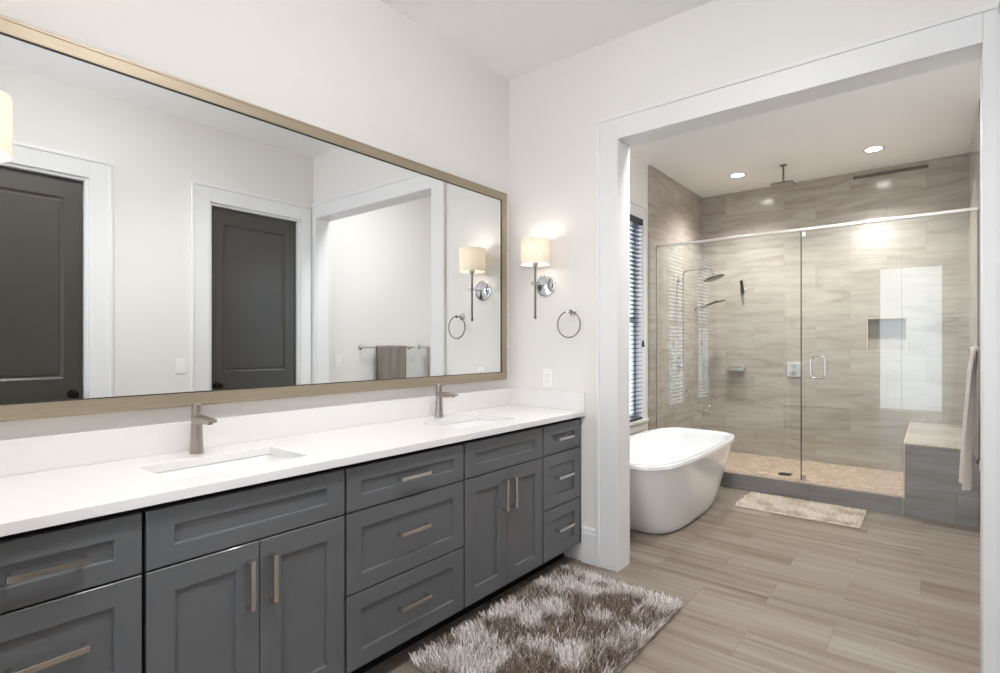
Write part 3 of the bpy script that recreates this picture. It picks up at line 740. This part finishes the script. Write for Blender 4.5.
# ------------------------------------------------------------------ blinds
def blind(y0, y1, label):
    xc = 0.03; t = thing('window_blind', (xc, (y0 + y1) / 2, WZ0 - 0.02), label, 'blind', 'dark slatted window blinds')
    zt, zb_ = 2.476, 0.590
    bm = NB(); box(bm, xc - 0.03, xc + 0.033, y0 - 0.002, y1 + 0.002, zt - 0.058, zt, 0.004); mesh('head_rail', bm, M['slat_rail'], t)
    bm = NB(); z = zt - 0.085; an = R(7); w2 = 0.025
    while z > zb_ + 0.05:
        pr = []
        for k in range(5):
            u = -w2 + 2 * w2 * k / 4; c = 0.0035 * (1 - (u / w2) ** 2)
            pr.append((xc + u * math.cos(an) - c * math.sin(an), z + u * math.sin(an) + c * math.cos(an)))
        top = pr; bot = [(x - 0.0, zz - 0.0028) for x, zz in pr[::-1]]
        P = top + bot
        a = ring(bm, [(x, y0, zz) for x, zz in P]); b = ring(bm, [(x, y1, zz) for x, zz in P]); bridge(bm, a, b); bm.faces.new(a); bm.faces.new(b[::-1])
        z -= 0.0405
    mesh('slats', bm, M['slat'], t)
    bm = NB(); box(bm, xc - 0.027, xc + 0.027, y0 - 0.001, y1 + 0.001, zb_, zb_ + 0.02, 0.004); mesh('bottom_rail', bm, M['slat_rail'], t)
    for f in (0.14, 0.5, 0.86):
        yy = y0 + f * (y1 - y0)
        bm = NB()
        for xx in (xc - 0.026, xc + 0.026): tube(bm, [(xx, yy, zb_ + 0.018), (xx, yy, zt - 0.055)], 0.0012, 6)
        mesh('ladder_cord', bm, M['slat_rail'], t)
    yy = y1 - 0.018; zc = 1.30
    bm = NB(); tube(bm, [(0.069, yy, zt - 0.04), (0.069, yy, zc + 0.03)], 0.0014, 6); pc = mesh('pull_cord', bm, M['slat_rail'], t)
    bm = NB(); lathe(bm, [(0.002, zc + 0.035), (0.010, zc + 0.022), (0.014, zc - 0.02), (0.011, zc - 0.03), (0.0, zc - 0.031)], (0.069, yy, 0), 'Z', 14, True, False); mesh('tassel', bm, M['slat_rail'], pc, True)
blind(WIN[0][0] + 0.005, WIN[0][1] - 0.01, 'dark slatted blind on the nearer bathroom window, seen reflected in the shower glass')
blind(WIN[1][0] + 0.005, WIN[1][1] - 0.012, 'dark slatted blind on the window nearest the shower, behind the bathtub')

# ------------------------------------------------------------------ shower glass and fittings
HZ = 2.27; G = 0.010
def pane_obj(name, x0, x1, z0, z1, parent, edges, notch=None):
    bm = NB()
    box(bm, x0, x1, YG - G / 2, YG + G / 2, z0, z1)
    o = mesh(name, bm, M['glass'], parent)
    bm = NB()
    for ex in edges: box(bm, ex - 0.004, ex + 0.003, YG - G / 2 - 0.0004, YG + G / 2 + 0.0004, z0, z1)
    if edges: mesh('polished_edge', bm, M['glass_edge'], o)
    return o
JX = 1.322; KX = 2.006
en = thing('shower_enclosure', (1.2, YG, 0.134), 'clear glass shower enclosure with two fixed panels, a door and a light metal header', 'shower enclosure')
bm = NB(); box(bm, 0.047, XB - 0.024, YG - 0.012, YG + 0.012, HZ - 0.012, HZ + 0.012, 0.004); mesh('header_rail', bm, M['satin'], en)
fp = pane_obj('fixed_panel', 0.052, JX - 0.004, 0.136, HZ - 0.013, en, [])
bm = NB(); box(bm, 0.0465, 0.056, YG - 0.010, YG + 0.010, 0.135, HZ - 0.0135, 0.001); mesh('wall_channel', bm, M['satin'], fp)
sd = pane_obj('door', JX, KX - 0.003, 0.146, HZ - 0.020, en, [JX])
for zz in (HZ - 0.065, 0.142):
    bm = NB(); box(bm, JX + 0.004, JX + 0.036, YG - 0.012, YG + 0.012, zz, zz + 0.045, 0.003); mesh('pivot_clamp', bm, M['nickel'], sd)
bm = NB(); zc, hw, hh, cr = 1.108, 0.052, 0.092, 0.034; yy = YG - 0.045; pts = []
for (sx, sz, a0) in ((1, 1, 0), (-1, 1, 90), (-1, -1, 180), (1, -1, 270)):
    for k in range(9):
        a = R(a0 + 90 * k / 8); pts.append((1.452 + sx * (hw - cr) + cr * math.cos(a), yy, zc + sz * (hh - cr) + cr * math.sin(a)))
tube(bm, pts, 0.0075, 12, closed=True)
for zz in (zc - 0.055, zc + 0.055): tube(bm, [(1.452 - hw, yy, zz), (1.452 - hw, YG - G / 2 - 0.0005, zz)], 0.007, 12)
mesh('handle', bm, M['chrome'], sd, True)
rp = pane_obj('fixed_panel', KX, XB - 0.028, BH + 0.002, HZ - 0.013, en, [])
bm = NB(); box(bm, XB - 0.031, XB - 0.0225, YG - 0.008, YG + 0.008, BH + 0.002, HZ - 0.0135, 0.001); mesh('wall_channel', bm, M['nickel_dark'], rp)
bm = NB(); box(bm, 0.06, KX, YG - 0.006, YG + 0.006, 0.1337, 0.1355); mesh('sill_seal', bm, M['satin'], en)

# exposed shower column on the left wall
sc = thing('shower_column', (0.045, 5.71, 1.06), 'chrome wall shower with angled round head on the left tiled wall', 'shower')
xw = 0.045
bm = NB(); arm = [(0.101, 5.71, 1.10), (0.101, 5.71, 2.04)] + [(0.101 + 0.045 * (1 - math.cos(R(a))), 5.71, 2.04 + 0.045 * math.sin(R(a))) for a in range(15, 91, 15)] + [(0.37, 5.71, 2.085)] + [(0.37 + 0.04 * math.sin(R(a)), 5.71, 2.085 - 0.04 * (1 - math.cos(R(a)))) for a in range(15, 91, 15)] + [(0.412, 5.71, 2.02)]
tube(bm, arm, 0.0095, 12); mesh('riser_pipe', bm, M['chrome'], sc, True)
bm = NB()
for zz in (1.98, 1.16): tube(bm, [(xw + 0.0005, 5.71, zz), (0.101, 5.71, zz)], 0.008, 10); lathe(bm, [(0, 0.0005), (0.022, 0.0005), (0.020, 0.01), (0.009, 0.013)], (xw, 5.71, zz), 'X', 20, False, True)
mesh('wall_bracket', bm, M['chrome'], sc, True)
bm = NB(); lathe(bm, [(0.0, 0.045), (0.014, 0.045), (0.016, 0.028), (0.055, 0.018), (0.098, 0.010), (0.105, 0.004), (0.105, -0.004), (0.098, -0.008), (0.0, -0.008)], (0, 0, 0), 'Z', 36, False, False)
bmesh.ops.rotate(bm, verts=bm.verts, cent=(0, 0, 0), matrix=Matrix.Rotation(R(-16), 3, 'Y')); bmesh.ops.translate(bm, verts=bm.verts, vec=(0.424, 5.71, 1.983)); mesh('shower_head', bm, M['nickel_dark'], sc, True)
bm = NB(); box(bm, xw + 0.0005, xw + 0.012, 5.66, 5.76, 1.0, 1.12, 0.004); lathe(bm, [(0.026, 0.012), (0.026, 0.05), (0.022, 0.056), (0, 0.056)], (xw, 5.71, 1.06), 'X', 24, True, False); mesh('valve', bm, M['chrome'], sc, True)
hs = thing('hand_shower', (0.12, 6.20, 1.72), 'chrome hand shower on its wall holder with a long looping hose', 'hand shower')
bm = NB(); tube(bm, [(xw + 0.0005, 6.25, 1.71), (0.10, 6.25, 1.71)], 0.011, 12); lathe(bm, [(0, 0.0005), (0.027, 0.0005), (0.024, 0.01), (0.011, 0.014)], (xw, 6.25, 1.71), 'X', 20, False, True); tube(bm, [(0.10, 6.25, 1.69), (0.11, 6.25, 1.735)], 0.015, 12); mesh('holder', bm, M['chrome'], hs, True)
bm = NB(); tube(bm, [(0.092, 6.25, 1.695), (0.13, 6.25, 1.722), (0.20, 6.25, 1.752), (0.27, 6.25, 1.775), (0.30, 6.25, 1.782)], [0.009, 0.011, 0.012, 0.012, 0.018], 14)
bm2 = NB(); lathe(bm2, [(0, 0.012), (0.03, 0.012), (0.046, 0.004), (0.047, -0.006), (0.042, -0.010), (0, -0.010)], (0, 0, 0), 'Z', 28, False, False); bmesh.ops.rotate(bm2, verts=bm2.verts, cent=(0, 0, 0), matrix=Matrix.Rotation(R(-14), 3, 'Y')); bmesh.ops.translate(bm2, verts=bm2.verts, vec=(0.345, 6.25, 1.785))
mh = bpy.data.meshes.new('tmp'); bm2.to_mesh(mh); bm2.free(); bm.from_mesh(mh); bpy.data.meshes.remove(mh); mesh('hand_piece', bm, M['nickel_dark'], hs, True)
p = [(0.088, 6.25, 1.693), (0.11, 6.26, 1.50), (0.22, 6.28, 1.02)]
hose = bez((0.088, 6.25, 1.693), (0.075, 6.25, 1.62), (0.10, 6.26, 1.40), (0.145, 6.27, 1.10), 14) + bez((0.145, 6.27, 1.10), (0.18, 6.28, 0.90), (0.24, 6.29, 0.72), (0.215, 6.27, 0.62), 14)[1:] + bez((0.215, 6.27, 0.62), (0.18, 6.24, 0.49), (0.09, 6.10, 0.49), (0.09, 6.00, 0.64), 14)[1:] + bez((0.09, 6.00, 0.64), (0.09, 5.96, 0.70), (0.085, 5.95, 0.76), (0.06, 5.95, 0.775), 8)[1:]
bm = NB(); tube(bm, hose, 0.0065, 10); mesh('hose', bm, M['chrome'], hs, True)
bm = NB(); lathe(bm, [(0, 0.0005), (0.025, 0.0005), (0.023, 0.008), (0.012, 0.011), (0.012, 0.02), (0, 0.02)], (xw, 5.95, 0.775), 'X', 20, False, False); mesh('hose_outlet', bm, M['chrome'], hs, True)

# ceiling rain head
rh = thing('rain_shower_head', (1.055, 5.80, H), 'square rain shower head hanging from the ceiling over the shower', 'shower head')
bm = NB(); box(bm, 1.025, 1.085, 5.77, 5.83, H - 0.010, H - 0.0005, 0.002); lathe(bm, [(0.010, H - 0.16), (0.010, H - 0.009)], (1.055, 5.80, 0), 'Z', 16); lathe(bm, [(0.010, H - 0.178), (0.018, H - 0.172), (0.018, H - 0.16), (0.010, H - 0.152)], (1.055, 5.80, 0), 'Z', 16); mesh('ceiling_arm', bm, M['nickel_dark'], rh, True)
bm = NB(); rs = [ring(bm, rrect(1.055, 5.80, a, a, 0.008, z, 4)) for a, z in ((0.02, H - 0.174), (0.075, H - 0.182), (0.096, H - 0.188), (0.097, H - 0.193), (0.094, H - 0.197), (0.090, H - 0.197))]
for a, b in zip(rs, rs[1:]): bridge(bm, a, b)
bm.faces.new(rs[0]); bm.faces.new(rs[-1]); mesh('head_plate', bm, M['nickel_dark'], rh, 30)
bm = NB()
for i in range(9):
    for j in range(9): lathe(bm, [(0.003, H - 0.1985), (0.004, H - 0.1971)], (1.055 + (i - 4) * 0.019, 5.80 + (j - 4) * 0.019, 0), 'Z', 6)
mesh('nozzles', bm, M['plastic'], rh)

# thermostat plate, body handset, soap dish, drain, slot vent
t = thing('shower_valve', (1.022, YT, 1.022), 'square chrome shower valve plate with two knobs on the far tiled wall', 'valve')
bm = NB(); box(bm, 0.954, 1.090, YT - 0.010, YT - 0.0005, 0.944, 1.102, 0.003); mesh('plate', bm, M['satin'], t)
for zz in (1.062, 0.985):
    bm = NB(); lathe(bm, [(0.024, -0.0095), (0.024, -0.03), (0.021, -0.042), (0, -0.042)], (1.022, YT, zz), 'Y', 24, True, False); box(bm, 1.018, 1.026, YT - 0.056, YT - 0.04, zz - 0.022, zz + 0.022, 0.002); mesh('knob', bm, M['chrome'], t, 30)
t = thing('body_spray', (0.51, YT, 1.93), 'small chrome body spray wand clipped high on the far tiled wall', 'body spray')
bm = NB(); lathe(bm, [(0, -0.0005), (0.022, -0.0005), (0.020, -0.010), (0.010, -0.013), (0.010, -0.05), (0, -0.05)], (0.51, YT, 1.92), 'Y', 20, False, False); mesh('mount', bm, M['chrome'], t, True)
bm = NB(); tube(bm, [(0.515, YT - 0.055, 1.865), (0.512, YT - 0.055, 1.91), (0.505, YT - 0.057, 1.97), (0.497, YT - 0.06, 2.02)], [0.011, 0.014, 0.016, 0.017], 14); mesh('wand', bm, M['bronze'], t, True)
t = thing('soap_shelf', (0.447, YT, 1.02), 'small metal soap shelf on the far tiled wall near the shower corner', 'soap dish')
bm = NB(); box(bm, 0.355, 0.535, YT - 0.10, YT - 0.0005, 0.992, 1.002, 0.003); box(bm, 0.355, 0.535, YT - 0.10, YT - 0.096, 1.0, 1.032, 0.0015); box(bm, 0.355, 0.359, YT - 0.097, YT - 0.0005, 1.0, 1.032, 0.0015); box(bm, 0.531, 0.535, YT - 0.097, YT - 0.0005, 1.0, 1.032, 0.0015); mesh('tray', bm, M['nickel'], t)
bm = NB(); box(bm, 0.355, 0.535, YT - 0.006, YT - 0.0004, 0.99, 1.05, 0.002); mesh('back_bracket', bm, M['nickel'], t)
t = thing('floor_drain', (1.09, 5.70, 0.05), 'dark square drain in the pebble shower floor', 'drain')
bm = NB(); box(bm, 1.035, 1.145, 5.645, 5.755, 0.0503, 0.054, 0.001); gr = mesh('cover', bm, M['bronze'], t)
bm = NB()
for k in range(6): box(bm, 1.047, 1.133, 5.657 + k * 0.016, 5.665 + k * 0.016, 0.0538, 0.0545)
mesh('grille_slots', bm, M['slot_dark'], t)
t = thing('slot_vent', (1.857, YT, 2.99), 'long thin dark slot vent high on the far tiled wall', 'vent')
bm = NB(); frame_rings(bm, lambda u, v, d: (u, YT - d, v), (1.555, 2.16, 2.974, 3.006), [(0, 0.0005), (0, 0.006), (0.006, 0.007), (0.007, 0.002)]); mesh('frame', bm, M['vent'], t)
bm = NB(); box(bm, 1.561, 2.154, YT - 0.003, YT - 0.0005, 2.98, 3.0); 
for k in range(3): box(bm, 1.561, 2.154, YT - 0.006, YT - 0.003, 2.983 + k * 0.0055, 2.9855 + k * 0.0055)
mesh('slot_louvers', bm, M['vent'], t)

# ------------------------------------------------------------------ downlights
def can(x, y, mat, label, group, power):
    t = thing('recessed_downlight', (x, y, H), label, 'downlight', group)
    bm = NB(); lathe(bm, [(0.092, H - 0.0005), (0.092, H - 0.004), (0.086, H - 0.007), (0.064, H - 0.006), (0.059, H - 0.0025)], (x, y, 0), 'Z', 40, False, False); mesh('trim_ring', bm, M['trim'], t, True)
    bm = NB(); lathe(bm, [(0.060, H - 0.0008), (0.060, H - 0.003), (0.0, H - 0.0032)], (x, y, 0), 'Z', 40, True, False); mesh('lens', bm, mat, t)
    d = bpy.data.lights.new('downlight_beam', 'SPOT'); d.energy = power; d.spot_size = R(128); d.spot_blend = 0.9; d.shadow_soft_size = 0.05; d.color = (1.0, 0.985, 0.965)
    o = bpy.data.objects.new('downlight_beam', d); COL.objects.link(o); o.parent = t; o.location = (0, 0, -0.012)
can(0.62, 5.846, M['can_shower'], 'lit recessed ceiling light left of the square rain head', 'shower downlights', SPOT_SHOWER)
can(1.777, 5.834, M['can_shower'], 'lit recessed ceiling light right of the square rain head', 'shower downlights', SPOT_SHOWER)
can(1.45, 0.45, M['can_shower'], 'unseen recessed ceiling light added over the nearer end of the vanity room', 'added vanity room downlights', SPOT_MAIN)  # this and the next downlight are out of view, added to brighten the room
can(1.45, 1.80, M['can_shower'], 'unseen recessed ceiling light added before the wide opening', 'added vanity room downlights', SPOT_MAIN)
def flush_lamp(x, y, mat, label, k=1.0):
    t = thing('added_ceiling_lamp', (x, y, H), label, 'ceiling lamp', 'added flush bowl ceiling lamps')
    bm = NB(); lathe(bm, [(0.165, H - 0.0005), (0.178, H - 0.004), (0.180, H - 0.022), (0.172, H - 0.028)], (x, y, 0), 'Z', 48); mesh('canopy_ring', bm, M['nickel'], t, True)
    bm = NB(); lathe(bm, [(r_, H - 0.0285 - k * d_) for r_, d_ in ((0.170, 0), (0.174, 0.0165), (0.170, 0.0465), (0.150, 0.0765), (0.105, 0.0995), (0.05, 0.1095), (0.0, 0.1115))], (x, y, 0), 'Z', 48, True, False); mesh('glass_bowl', bm, mat, t, True)
    bm = NB(); lathe(bm, [(r_, H - 0.029 - k * 0.1115 - d_) for r_, d_ in ((0.0, 0), (0.010, 0.0005), (0.012, 0.0095), (0.006, 0.0175), (0.0, 0.0185))], (x, y, 0), 'Z', 16, False, False); mesh('finial', bm, M['nickel'], t, True)
flush_lamp(1.55, 0.90, M['lamp_main'], 'unseen white bowl lamp added on the vanity room ceiling above the camera')  # out of view, added to raise the vanity room's brightness
flush_lamp(1.50, 3.13, M['lamp_bath'], 'white bowl lamp added out of view on the bathroom ceiling beyond the opening, reflected in the shower glass', 0.55)  # hidden by the opening's header, added to brighten the bathroom

# ------------------------------------------------------------------ shag rug and bath mat
def strands(bm, pts, length, width, lean, nseg=3, mi_f=None, z0=0.008, rnd=random):
    for (x, y, mi, outx, outy) in pts:
        L = length * rnd.uniform(0.7, 1.25); a = rnd.uniform(0, 2 * math.pi); k = lean * rnd.uniform(0.2, 1.1)
        dx, dy = math.cos(a) * k + outx, math.sin(a) * k + outy
        wx, wy = -math.sin(a) * width / 2, math.cos(a) * width / 2
        if rnd.random() < .5:
            b = rnd.uniform(0, 2 * math.pi); wx, wy = math.cos(b) * width / 2, math.sin(b) * width / 2
        prev = None; px, py, pz = x, y, z0
        for s in range(nseg + 1):
            f = s / nseg
            if s:
                h = math.hypot(dx, dy) * f * 1.3; m = 1 / math.sqrt(1 + h * h)
                px += dx * f * 1.3 * m * L / nseg; py += dy * f * 1.3 * m * L / nseg; pz += m * L / nseg
            t = 1 - 0.75 * f ** 2
            cur = (bm.verts.new((px - wx * t, py - wy * t, pz)), bm.verts.new((px + wx * t, py + wy * t, pz)))
            if prev:
                fc = bm.faces.new((prev[0], prev[1], cur[1], cur[0])); fc.material_index = mi
            prev = cur

RX0, RX1, RY0, RY1 = 0.555, 1.230, 1.45, 2.60
bm = NB(); box(bm, RX0, RX1, RY0, RY1, 0.0005, 0.010, 0.003)
rug = tag(mesh('shag_rug', bm, M['rug_base']), 'shaggy silver and brown mottled rug on the floor before the vanity', 'rug')
pts = []; rnd = random.Random(3); nx, ny = 104, 172
def pattern(x, y):
    v = noise.noise(Vector((x * 6.4 + 3.1, y * 6.4 + 1.7, 0.4))) + 0.5 * noise.noise(Vector((x * 10, y * 10, 5.0)))
    e = min(x - RX0, RX1 - x, (y - RY0) * 1.0, RY1 - y)
    return v + min(0.20, (e - 0.13) * 1.9)
for i in range(nx):
    for j in range(ny):
        x = RX0 + 0.004 + (RX1 - RX0 - 0.008) * (i + rnd.random()) / nx; y = RY0 + 0.004 + (RY1 - RY0 - 0.008) * (j + rnd.random()) / ny
        v = pattern(x, y) + rnd.gauss(0, 0.07)
        mi = 1 if v > -0.01 else (2 if v > -0.12 else 0)
        if rnd.random() < 0.2: mi = rnd.choice((0, 2, 1))
        ox = 0.9 * max(0, 1 - (x - RX0) / 0.05) * -1 + 0.9 * max(0, 1 - (RX1 - x) / 0.05); oy = -0.9 * max(0, 1 - (y - RY0) / 0.05) + 0.9 * max(0, 1 - (RY1 - y) / 0.05)
        # clumps lean together
        cxn = noise.noise(Vector((x * 14, y * 14, 9.0))) * 0.9; cyn = noise.noise(Vector((x * 14, y * 14, 21.0))) * 0.9
        pts.append((x, y, mi, ox + cxn, oy + cyn))
bm = NB(); strands(bm, pts, 0.044, 0.0048, 0.95, 3, rnd=rnd)
pile = mesh('pile', bm, [M['rug_l'], M['rug_b'], M['rug_t']], rug, normals=False); pile['kind'] = 'stuff'

MX0, MX1, MY0, MY1 = 0.962, 1.795, 4.495, 4.945
bm = NB(); box(bm, MX0, MX1, MY0, MY1, 0.0005, 0.012, 0.004)
mat_o = tag(mesh('bath_mat', bm, M['mat_b']), 'beige tufted bath mat on the floor before the shower curb', 'bath mat')
pts = []; nx, ny = 120, 66
for i in range(nx):
    for j in range(ny):
        x = MX0 + 0.004 + (MX1 - MX0 - 0.008) * (i + rnd.random()) / nx; y = MY0 + 0.004 + (MY1 - MY0 - 0.008) * (j + rnd.random()) / ny
        v = noise.noise(Vector((x * 7, y * 7, 3.0))) + rnd.gauss(0, 0.12)
        pts.append((x, y, 1 if v > 0.12 else 0, noise.noise(Vector((x * 22, y * 22, 2.0))) * 0.6, noise.noise(Vector((x * 22, y * 22, 8.0))) * 0.6))
bm = NB(); strands(bm, pts, 0.024, 0.0065, 0.5, 2, rnd=rnd)
pile = mesh('pile', bm, [M['mat_a'], M['mat_b']], mat_o, normals=False); pile['kind'] = 'stuff'

# ------------------------------------------------------------------ garden outside the bathroom windows
slabs('ground_outside', M['soil'], [(-7, -0.17, DB, 9.0, -0.5, -0.4)])
def shrub(cx, cy, hx, hy, h, n, label, seed):
    rnd = random.Random(seed); bm = NB(); t = thing('garden_shrub', (cx, cy, -0.4), label, 'shrub', 'shrubs outside the bathroom window')
    for _ in range(n):
        while True:
            p = Vector((rnd.uniform(-1, 1), rnd.uniform(-1, 1), rnd.uniform(-1, 1)))
            if 0.35 < p.length < 1: break
        p = Vector((cx + p.x * hx, cy + p.y * hy, -0.4 + h / 2 + p.z * h / 2))
        a = Vector((rnd.gauss(0, 1), rnd.gauss(0, 1), rnd.gauss(0, 1))).normalized(); b = a.orthogonal().normalized(); s = rnd.uniform(0.04, 0.075)
        bm.faces.new([bm.verts.new(p + a * s), bm.verts.new(p + b * s * .5), bm.verts.new(p - a * s), bm.verts.new(p - b * s * .5)])
    mesh('foliage', bm, M['leaf'], t, normals=False)
    bm = NB()
    for k in range(4):
        a = k * 1.7; tube(bm, [(cx, cy, -0.4), (cx + 0.1 * math.cos(a), cy + 0.1 * math.sin(a), 0.1), (cx + hx * .5 * math.cos(a), cy + hy * .5 * math.sin(a), -0.4 + h * .6)], [0.03, 0.022, 0.01], 7)
    mesh('stems', bm, M['bronze'], t)
shrub(-2.0, 3.3, 0.55, 0.7, 1.7, 1300, 'green leafy shrub outside the nearer bathroom window', 1)
shrub(-2.1, 4.9, 0.5, 0.7, 2.2, 1500, 'taller green leafy shrub outside the window nearest the shower', 2)
